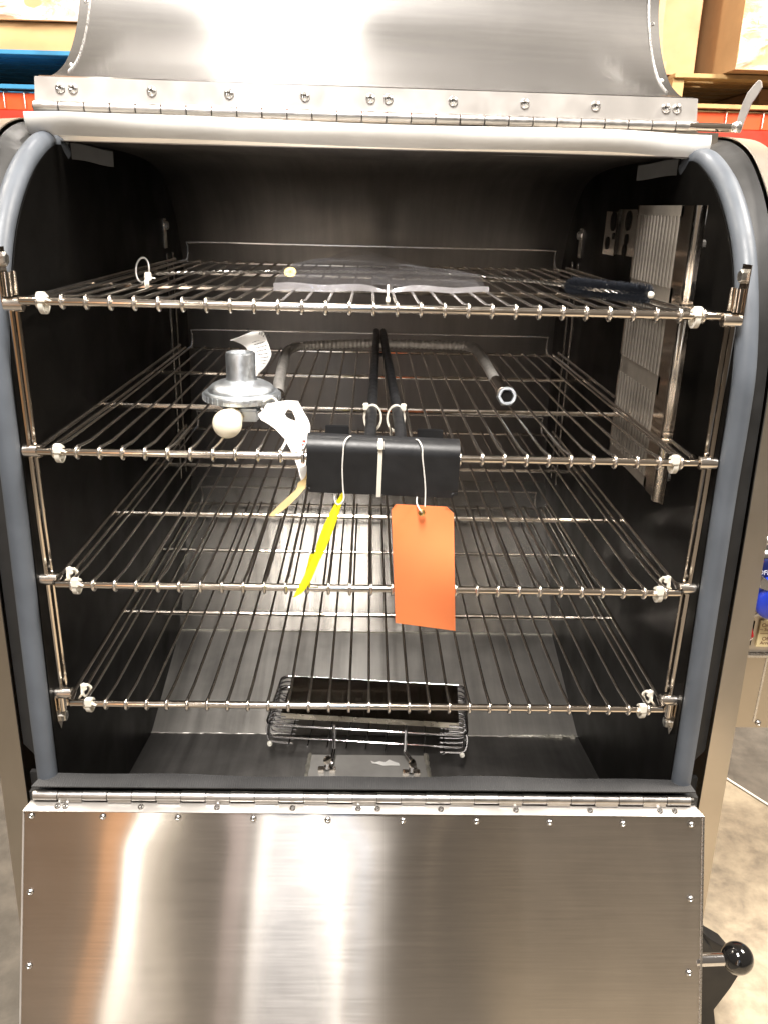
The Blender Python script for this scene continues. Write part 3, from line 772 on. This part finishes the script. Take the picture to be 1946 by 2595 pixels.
# ================================================================== REGULATOR AND HOSE
rg = empty('gas_regulator', 'silver gas regulator with bent steel hose lying on the second shelf', 'regulator')
rc = Vector((-.1875, .148, 1.048))
MB().lathe([(.0001,-.020),(.018,-.020),(.030,-.016),(.040,-.010),(.046,-.0065),(.0535,-.006),(.0550,-.002),(.0545,.003),(.0520,.006),(.0475,.0065),(.0465,.0105),(.042,.015),(.034,.019),(.026,.021),(.0222,.0225),(.0207,.027),(.0207,.058),(.0198,.0605),(.0165,.0608),(.0155,.0580),(.0001,.0575)], 48, rc).obj('housing', M['zinc_cast'], rg, 35)
tooth = MB().box((-.0010,-.0012,-.0042),(.0010,.0012,.0042)).mesh('crimp', M['zinc_cast'])
for i in range(36):
    q = 2*math.pi*i/36
    link('crimp', tooth, rg, rc+Vector((.0546*math.cos(q), .0546*math.sin(q), -.001)), (0,0,q))
MB().box(rc+Vector((-.022,-.040,-.030)), rc+Vector((.028,.020,-.012))).obj('valve_block', M['zinc_cast'], rg, bevel=.003)
MB().lathe([(.0165,0),(.0165,.010),(.0135,.012)], 6, rc+Vector((-.008,-.036,-.024)), (-.15,-1,-.15)).obj('brass_nut', M['brass'], rg, 30)
bc = at(577,1074,.078)
MB().lathe([(.0001,-.0200)]+[(.0200*math.cos(t), .0200*math.sin(t)) for t in [R(q) for q in range(-75,76,15)]]+[(.0001,.0200)], 28, bc, (-.2,-1,.1)).lathe([(.0145,-.004),(.0165,.012),(.0175,.020)], 20, bc+Vector((.003,.022,.002)), (-.15,-1,-.05)).obj('plug_cap', M['ball_cap'], rg, 60)
MB().box(rc+Vector((.020,.006,-.026)), rc+Vector((.046,.032,-.010))).obj('outlet_block', M['zinc_cast'], rg, bevel=.003)
hp = [(-.150,.180,1.026),(-.148,.24,1.021),(-.160,.40,1.020),(-.170,.58,1.021),(-.173,.68,1.022),(-.163,.735,1.022),(-.135,.765,1.022),(-.05,.800,1.022),(.02,.812,1.022),(.12,.808,1.022),(.195,.800,1.022),(.219,.770,1.022),(.222,.71,1.022),(.221,.60,1.022),(.216,.42,1.021),(.211,.275,1.024)]
HP = spline(hp, 620)
MB().tube(HP, [.0098 if (i % 4) < 2 else .0084 for i in range(621)], 12).obj('hose', M['hose'], rg, 80)
d0 = (HP[0]-HP[8]).normalized()
fer = MB().tube([HP[2]+d0*.0, HP[40]], .0112, 16)
fer.obj('ferrule', M['chrome'], rg)
for i in range(14):
    q = 2*math.pi*i/14; a0 = HP[4]; 
    t = (HP[38]-HP[4]).normalized(); sx = t.cross(Vector((0,0,1))).normalized(); sy = sx.cross(t)
    MB().tube([HP[6]+(sx*math.cos(q)+sy*math.sin(q))*.0114, HP[26]+(sx*math.cos(q)+sy*math.sin(q))*.0114], .0011, 5).obj('ferrule_rib', M['chrome_b'], rg)
MB().tube([HP[560], HP[606]], .0108, 16).obj('ferrule', M['chrome'], rg)
te = (HP[-1]-HP[-12]).normalized()
e0 = HP[-1]-te*.002; te2 = (te+Vector((.0,-.15,.35))).normalized()
nut = MB().lathe([(.0100,0),(.0155,.002),(.0155,.018),(.0140,.0195),(.0112,.0195),(.0105,.018),(.0100,.013),(0,.0128)], 6, e0, te2).obj('hose_nut', M['zinc_cast'], rg, 30)
MB().lathe([(.0150,.0175),(.0138,.0203),(.0112,.0203),(.0104,.017),(.0100,.0140),(0,.0138)], 24, e0, te2, False).obj('nut_bore', M['zinc_cast'], rg, 30)
MB().lathe([(.0094,.0142),(.0094,.0146),(0,.0146)], 20, e0, te2).obj('hose_opening', M['wall_black'], rg)
# curled white label standing up from the fitting
Lf = [at(u, v, y) for u, v, y in [(650,952,.225),(641,925,.240),(634,900,.25),(627,885,.25),(616,874,.245),(600,866,.235),(584,862,.225)]]
Rt = [at(u, v, y) for u, v, y in [(654,950,.235),(676,925,.262),(688,900,.275),(684,882,.280),(677,862,.285),(668,842,.270),(640,840,.250)]]
Lf, Rt = spline(Lf, 30), spline(Rt, 30)
lab = lambda a, b: sample(Lf, a).lerp(sample(Rt, a), b) + Vector((0, -.006*math.sin(b*3.1), 0))
MB().grid(lab, 30, 8, .0004).obj('warning_label', M['white_paper'], rg)
# its small print: one line of larger lettering and rows of fine text as flat strips on the paper
mb = MB()
for r_ in range(9):
    a0 = .22+.055*r_
    b0 = .42; b1 = .92-.03*(r_ % 3)
    x = b0
    while x < b1:
        wd = .05+.06*random.random()
        q = [Vector(lab(a0, x)), Vector(lab(a0, min(b1, x+wd))), Vector(lab(a0+.014, min(b1, x+wd))), Vector(lab(a0+.014, x))]
        mb.add([p+Vector((0,-.0008,.0003)) for p in q], [(0,1,2,3)]); x += wd+.025
mb.obj('fine_print', M['ink'], rg)
wl = text_mesh('Warning', .0105, M['ink'], .0001)
p = at(657,846,.262); o = link('label_heading', wl, rg, p+Vector((-.0005,-.0022,.0035)), (R(75), R(188), R(0)))
# big white paper tag looped on the outlet
outer = [(655,1050),(668,1040),(676,1024),(700,1019),(730,1015),(756,1017),(769,1042),(781,1062),(787,1080),(786,1098),(779,1130),(776,1165),(774,1200),(775,1212),(762,1214),(757,1190),(750,1170),(738,1142),(722,1112),(700,1088),(680,1074),(662,1064)]
def PY(v): return .085-(v-1015)/200*.085+.02
pts = [at(u, v, max(.012, PY(v))) for u, v in outer]
inner = [(722,1050),(730,1036),(741,1040),(748,1056),(751,1068),(738,1064),(727,1058)]
ip = [at(u, v, max(.012, PY(v))) for u, v in inner]
import bmesh as _bm
bm = _bm.new(); vo = [bm.verts.new(p) for p in pts]; vi = [bm.verts.new(p) for p in ip]
eo = [bm.edges.new((vo[i], vo[(i+1) % len(vo)])) for i in range(len(vo))]; ei = [bm.edges.new((vi[i], vi[(i+1) % len(vi)])) for i in range(len(vi))]
_bm.ops.triangle_fill(bm, edges=eo+ei, use_beauty=True, use_dissolve=False)
r_ = _bm.ops.extrude_face_region(bm, geom=bm.faces[:]); _bm.ops.translate(bm, verts=[g for g in r_['geom'] if isinstance(g, _bm.types.BMVert)], vec=(0,.0005,.0002))
_bm.ops.recalc_face_normals(bm, faces=bm.faces)
me = bpy.data.meshes.new('paper_tag'); bm.to_mesh(me); bm.free(); me.materials.append(M['white_paper'])
link('paper_tag', me, rg)
P = [(779,1213,.012),(757,1222,.010),(752,1238,.008),(735,1255,.006),(710,1278,.004),(682,1306,.002)]
Q = [(778,1190,.014),(776,1232,.010),(771,1240,.008),(752,1262,.004),(725,1288,.002),(694,1309,.0)]
A, B_ = spline([at(*p) for p in P], 20), spline([at(*p) for p in Q], 20)
MB().grid(lambda a, b: sample(A, a).lerp(sample(B_, a), b), 20, 4, .0004).obj('paper_tag_tail', M['tan_paper'], rg)
A2 = spline([at(757,1185,.016), at(762,1205,.015), at(763,1228,.012)], 8); B2 = spline([at(778,1180,.016), at(777,1205,.015), at(774,1226,.012)], 8)
MB().grid(lambda a, b: sample(A2, a).lerp(sample(B2, a), b), 8, 2, .0005).obj('paper_tag_neck', M['white_paper'], rg)
mb = MB()
for i in range(7):
    p = at(771-i*.5, 1118+i*9, max(.012, PY(1118+i*9))-.0016); mb.box(p-Vector((.0022,.0001,.0016)), p+Vector((.0022,.0001,.0016)))
mb.obj('red_print', M['red_ink'], rg)
MB().tube(spline([at(668,1018,.10), at(690,1008,.10), at(703,1020,.085), at(696,1044,.07), at(678,1050,.07), at(664,1036,.08)], 30), .0016, 6).obj('tag_loop', M['nylon'], rg)

# ================================================================== BAG + BRUSH ON THE TOP SHELF
bag = empty('plastic_bag', 'clear plastic bag with a round tan sticker lying flat on the top shelf', 'bag')
zb = RZ[0]+.006
def bagf(a, b):
    x = -.139+.296*a+.012*b; y = .150+.045*a + (.31+.03*math.sin(a*4))*b
    dip = math.exp(-((a-.52)/.07)**2)
    h = .006+.014*math.sin(math.pi*min(1, b*1.15))*(1-.75*dip) + .010*math.sin(math.pi*a)**.7*b*(1-b)*2 + .0022*math.sin(a*17+b*9)+.0018*math.sin(b*23-a*7)
    h *= (1-.3*a); h += .030*math.exp(-((a-.35)/.3)**2)*b*b
    if a > .75: h *= 1-(a-.75)*1.6*b
    return (x, y, zb+max(.0004, h))
MB().grid(bagf, 50, 34, 0).obj('top_film', M['film'], bag)
MB().grid(lambda a, b: (-.139+.296*a+.012*b, .150+.045*a+.31*b, zb-.0004+.0008*math.sin(a*20)), 20, 10, 0).obj('bottom_film', M['film'], bag)
def hemf(a, b):
    x = -.139+.300*a; dip = math.exp(-((a-.52)/.06)**2)
    return (x, .147+.045*a-.003*b+.002*math.sin(a*13), zb-.0015+.010*(1-.35*a)*(1-b)*(1-.7*dip)+.0012*math.sin(a*21))
MB().grid(hemf, 60, 4, .0005).obj('folded_hem', M['film_fold'], bag)
p = at(736,690,.26)
MB().lathe([(.0022,-.0004),(.0088,-.0004),(.0088,.0006),(.0022,.0006),(.0022,-.0004)], 24, p, (0,-.75,.65)).obj('sticker', M['brass'], bag)
ziptie('zip_tie', (.017, .150, RZ[0]+.002), .006, .012, 'white zip tie under the clear bag at the middle of the top shelf', wid=.003, head=(0,-.004,-.006), tail=(0,0,-.004), hs=.0038)
bs = empty('wire_brush', 'long twisted wire brush with black bristle head lying across the top shelf', 'brush')
hz = RZ[0]+.012
hp = [(-.331,.285,hz),(-.28,.325,hz),(-.2,.365,hz),(-.05,.415,hz),(.08,.425,hz),(.18,.392,hz),(.25,.300,hz),(.305,.196,hz),(.318,.178,hz),(.372,.128,hz)]
HB = spline(hp, 400)
w1 = MB()
for ph in (0, math.pi):
    pts = []
    for i, p in enumerate(HB):
        q = i*.62+ph; pts.append(p+Vector((.0012*math.cos(q)*.3, .0016*math.cos(q), .0016*math.sin(q))))
    w1.tube(pts, .0014, 5)
w1.obj('twisted_handle', M['twist'], bs)
lc = at(362,684,.27)
MB().tube([lc+Vector((.0098*math.cos(q), .008*math.sin(q), .0170*math.sin(q)+.000)) for q in [2*math.pi*i/26 for i in range(26)]], .0014, 6, closed=True).obj('hanging_loop', M['deck_wire'], bs)
bm_ = MB(); rr = random.Random(2)
h0, h1 = HB[335], HB[-1]; ax = (h1-h0).normalized(); e1 = ax.cross(Vector((0,0,1))).normalized(); e2 = e1.cross(ax)
for i in range(3200):
    t = i/3200; q = i*2.399+ t*20; c = h0.lerp(h1, t); r = .0135*(1+.10*math.sin(t*100))*(1 if t > .04 else .7)*rr.uniform(.88,1.05)
    d = e1*math.cos(q)+e2*math.sin(q)+ax*rr.uniform(-.12,.12); o = ax*.00045
    o2 = d.cross(ax).normalized()*.00045
    bm_.add([c-o, c+o, c+d*r+o*.7, c+d*r-o*.7], [(0,1,2,3)]).add([c-o2, c+o2, c+d*r+o2*.7, c+d*r-o2*.7], [(0,1,2,3)])
bo = bm_.obj('bristles', M['bristle'], bs); bo['kind'] = 'stuff'
MB().lathe([(.0035,-.003),(.005,0),(.004,.004),(0,.006)], 12, h1, ax).obj('brush_tip', M['nylon'], bs)
for u, v, Y, nm, b in ((372,704,.205,'under the loop of the wire brush','l'),(1534,727,.19,'on the neck of the brush beside its bristles','r')):
    p = at(u, v, Y); ziptie('zip_tie', (p.x, p.y, hz-.004), .008, .0085, 'white zip tie '+nm, head=(.002,-.003,.007), tail=(.010,0,-.003), rot=R(20), hs=.0055, group='zip ties holding the brush')

# ================================================================== BASKET AND PAN
bkt = empty('wire_basket', 'chrome wire basket on the cabinet bottom holding a dark pan', 'basket', (.0065,.405,0), R(-4.6))
bw, bd_ = .193, .088; zt_, zl = .364, .337
def rrect(w_, d_, z, r=.016):
    P = []
    for cx_, cy_, a0 in ((w_-r, d_-r, 0),(-w_+r, d_-r, 90),(-w_+r,-d_+r,180),(w_-r,-d_+r,270)):
        for k in range(6): q = R(a0+18*k); P.append((cx_+r*math.cos(q), cy_+r*math.sin(q), z))
    return P
MB().tube(rrect(bw, bd_, zt_), .0022, 8, closed=True).obj('top_rail', M['chrome_b'], bkt)
MB().tube(rrect(bw, bd_, zl), .0022, 8, closed=True).obj('lower_rail', M['chrome_b'], bkt)
um = {}
for s in (-1, 1):
    m = MB().tube(spline([(s*(bw-.035),0,.366),(s*(bw-.012),0,.366),(s*(bw-.001),0,.358),(s*(bw),0,.335),(s*(bw-.008),0,.320),(s*(bw-.05),0,.317)], 18), .0019, 6).mesh('basket_wire', M['chrome_b'])
    for i in range(11): link('basket_wire', m, bkt, (0, -bd_+.010+(2*bd_-.02)*i/10, 0))
for i in range(9):
    x = -.15+.3*i/8
    MB().tube([(x,-bd_,zl-.018),(x,bd_,zl-.018)], .0015, 6).obj('bottom_wire', M['chrome_b'], bkt)
for s in (-1, 1):
    MB().tube([(s*(bw-.006),-bd_+.004,zt_),(s*(bw-.006),-bd_+.002,zl)], .0022, 6).obj('corner_post', M['chrome_b'], bkt)
    MB().lathe([(.0045,0),(.0055,.004),(.0045,.008),(0,.009)], 12, (s*(bw-.008),-bd_-.002,.322), (0,-.6,.4)).obj('foot', M['nylon'], bkt)
pan = empty('drip_pan', 'dark mirror finish flat pan resting on the wire basket', 'pan', (.0085,.408,.3725), R(-4.6))
MB().grid(lambda a, b: (-.170+.345*a, -.062+.135*b, .0012*math.sin(a*5)*math.sin(b*3)), 20, 8, .001).obj('pan_sheet', M['pan'], pan)
MB().grid(lambda a, b: (-.170+.345*a, -.0625-.001*b, -.011*b), 20, 2, .001).obj('pan_lip', plain('pan_edge_steel', (.6,.55,.46), .3, 1, .08, 30), pan)

# ================================================================== CONTROL BOX RIGHT OF THE CABINET
cb = empty('control_box', 'steel control box with blue knob and red switch mounted right of the smoker', 'control box')
YB = .06
zb0 = at(1900,1845,YB).z; zm = at(1930,1664,YB).z
MB().box((.546,YB,zb0),(.86,YB+.30,zm)).obj('lower_housing', M['band_steel'], cb, bevel=.002)
MB().box((.546,YB-.004,zm+.0004),(.86,YB+.30,zm+.004)).obj('ledge', M['rivet'], cb)
zt1 = at(1930,1440,YB).z
MB().box((.546,YB+.004,zm+.0045),(.86,YB+.28,zt1)).obj('fascia', M['band_steel'], cb, bevel=.001)
MB().box((.597,YB-.001,zb0+.012),(.600,YB+.001,zm-.002)).obj('fold_line', M['rivet'], cb)
link('rivet', drv, cb, at(1920,1832,YB-.001), (R(90),0,0))
p0, p1 = at(1913,1637,YB+.002), at(1990,1572,YB+.002)
MB().box((p0.x,YB,p0.z),(p1.x,YB+.0035,p1.z)).obj('label_plate', M['plate_cream'], cb)
for body, v, sz in (('On', 1587, .0085), ('~ Sur', 1597, .0075), ('Off', 1621, .0085), ('Arr\u00eat', 1631, .0075)):
    tm = text_mesh(body, sz, M['print_brown'], .0001); p = at(1938, v+2, YB-.0006); link('lettering', tm, cb, p, (R(90),0,0))
p = at(1925,1606,YB-.0006); MB().box((p.x,YB-.0008,p.z),(p.x+.03,YB-.0004,p.z+.0005)).obj('divider_line', M['print_brown'], cb)
p0, p1 = at(1885,1634,YB), at(1912,1574,YB)
MB().box((p0.x,YB-.001,p0.z),(p1.x,YB+.0035,p1.z)).obj('switch_frame', M['wall_black'], cb)
p0, p1 = at(1889,1628,YB-.006), at(1911,1589,YB-.006)
MB().hexa([(p0.x,YB-.003,p0.z),(p1.x,YB-.003,p0.z),(p1.x,YB+.001,p0.z),(p0.x,YB+.001,p0.z),(p0.x+.001,YB-.012,(p0.z+p1.z)/2),(p1.x-.001,YB-.012,(p0.z+p1.z)/2),(p1.x,YB+.001,p1.z),(p0.x,YB+.001,p1.z)]).obj('rocker_switch', M['switch_red'], cb, bevel=.001)
kc = at(1948,1508,YB-.01)
MB().lathe([(.040,0),(.040,.004),(.036,.007),(0,.007)], 40, (kc.x,YB+.003,kc.z+.012), (0,-1,0)).obj('knob_bezel', M['knob_navy'], cb)
MB().lathe([(.031,.0),(.029,.020),(.024,.024),(0,.024)], 32, (kc.x+.004,YB-.004,kc.z-.004), (0,-1,0)).obj('knob', M['knob_blue'], cb)
MB().prism([at(u, v, YB-.030) for u, v in [(1918,1478),(1932,1462),(1950,1474),(1950,1500),(1925,1492)]], (0,.010,0)).obj('knob_pointer', M['chrome_b'], cb, bevel=.002)
tm = text_mesh('OFF', .0105, M['print_white'], .0001); p = at(1934,1457,YB-.0065); link('lettering', tm, cb, p, (R(90),0,0))
MB().grid(lambda a, b: at(1900+60*a, 1560-14*a-3*math.sin(a*3)+6*b, YB-.012), 8, 2, .002).obj('bezel_trim', M['rivet'], cb)
zt2 = at(1930,1332,YB).z
MB().grid(lambda a, b: (.546+.3*b, YB+.004+.03*a+.004*math.sin(a*22), zt1+.001+(zt2-zt1)*a), 30, 2, .002).obj('chrome_cover', M['chrome_b'], cb)
p = at(1937,1430,YB-.002); MB().box((p.x-.004,YB-.002,p.z-.002),(p.x+.002,YB+.002,p.z+.004)).obj('indicator', M['switch_red'], cb)

# ================================================================== STORAGE RACK BEHIND
YR = 3.0
zbt = at(1880,318,YR).z
rk = empty('pallet_rack', 'orange pallet rack beam with wire decking behind the smoker', 'rack')
zl1 = at(30,265,YR).z; zl2 = at(30,300,YR).z
MB().box((-3.2,YR,1.660),(3.2,YR+.05,1.730)).obj('beam', M['beam'], rk, bevel=.004)
MB().box((-3.2,YR-.014,1.56),(3.2,YR+.05,1.6595)).obj('beam_lower', M['beam_red'], rk, bevel=.004)
MB().box((-3.2,YR+.95,1.60),(3.2,YR+1.0,1.730)).obj('beam', M['beam'], rk)
wm = MB().tube([(0,.6,.0),(0,-.004,.0),(0,-.010,-.010),(0,-.010,-.068)], .0028, 6).mesh('deck_wire', M['deck_wire'])
for i in range(34):
    x = -3.1+.088*i if i < 20 else .9+.165*(i-20)
    link('deck_wire', wm, rk, (x, YR, 1.736))
for x in (-3.2, 3.1): MB().box((x,YR+.01,-.1),(x+.09,YR+.09,4)).obj('upright', M['blue_timber'], rk)
def pallet(x0, x1, z0, h, mat, mat2, label, y0=YR-.03, dep=.95, ht=.018):
    t = empty('pallet', label, 'pallet', (0,0,0))
    n = 7
    for zz in (z0, z0+h-ht):
        m = MB().box((x0,0,0),(x1,.095,ht)).mesh('board', mat, bevel=.002)
        for i in range(n):
            link('board', m, t, (0, y0+(dep-.095)*i/(n-1), zz))
    for k in range(3):
        x = x0+(x1-x0-.05)*k/2
        MB().box((x,y0+.02,z0+ht+.0005),(x+.05,y0+dep,z0+h-ht-.0005)).obj('stringer', mat2, t)
    return t
pallet(-2.75,-1.25,1.742,.150, M['blue_timber'], M['dark_timber'], 'blue painted pallet on the rack left of the raised lid')
pallet(1.30,2.65,1.742,.135, M['timber'], M['timber'], 'bare timber pallet on the rack right of the raised lid')
def carton(x0, x1, y0, y1, z0, z1, mat, label, rz=0, tape=True, wrap=False):
    cx_, cy_ = (x0+x1)/2, (y0+y1)/2
    t = empty('cardboard_box', label, 'box', (cx_, cy_, z0), rz)
    a, b, h = (x1-x0)/2, (y1-y0)/2, z1-z0
    MB().grid(lambda u, v: (-a+2*a*u, -b+.006*math.sin(u*7)*math.sin(v*5), .0+h*v), 8, 8).grid(lambda u, v: (-a+2*a*u, b, h*v), 1, 1).grid(lambda u, v: (-a, -b+2*b*u, h*v), 1, 1).grid(lambda u, v: (a, -b+2*b*u, h*v), 1, 1).grid(lambda u, v: (-a+2*a*u, -b+2*b*v, 0), 1, 1).grid(lambda u, v: (-a+2*a*u, -b+2*b*v, h), 1, 1).obj('carton', mat, t)
    if not wrap: MB().box((-.03,-b-.0015,0.02),(.03,-b+.0005,h-.002)).obj('parcel_tape', M['tan_paper'], t)
    MB().box((-a*.96,-b-.0012,h*.47),(a*.96,-b-.0002,h*.475)).obj('flap_seam', M['dark_timber'], t)
    if wrap:
        rr = random.Random(int(abs(x0)*100))
        MB().grid(lambda u, v: (-a*1.01+2.02*a*u, -b-.012-.007*math.sin(u*19+v*14)-.006*math.sin(v*31-u*13)-.004*math.sin(u*53+v*7), h*v), 60, 60).obj('stretch_wrap', M['wrap'], t)
    return t
carton(-2.7,-1.05,YR,YR+.85,1.895,2.000, M['cardboard_b'], 'flat pale cardboard box on the blue pallet at the left')
carton(-2.7,-1.12,YR-.02,YR+.85,2.004,2.7, M['cardboard'], 'cardboard box in stretch wrap on top of the flat pale box', wrap=True)
carton(1.17,1.47, YR+.05, YR+.7,1.880,2.8, M['cardboard'], 'tall brown cardboard box between the raised lid and the bright wrapped box', rz=R(-12))
carton(1.50,2.6, YR-.12, YR+.7,1.880,2.8, M['cardboard_b'], 'large brightly lit cardboard box in stretch wrap at top right', rz=R(2), wrap=True)
carton(1.78,2.5,YR+.2,YR+.8,1.764,1.852, M['cardboard'], 'flattened cardboard tucked inside the timber pallet')
carton(-2.35,-1.70,-4.8,-4.1,-.1,1.5, M['cardboard'], 'tall cardboard box added unseen behind the camera for a brown reflection in the door')  # added out of view for the brown it gives the door
carton(-.25,.9,-4.6,-3.9,-.1,1.6, M['dark_timber'], 'dark block added unseen behind the camera for a dark reflection in the door')  # unseen stand-in for the person mirrored dark in the door
MB().box((-3.3,YR+1.3,-.1),(3.3,YR+1.35,4)).obj('store_wall', M['dark_back'])['kind'] = 'structure'
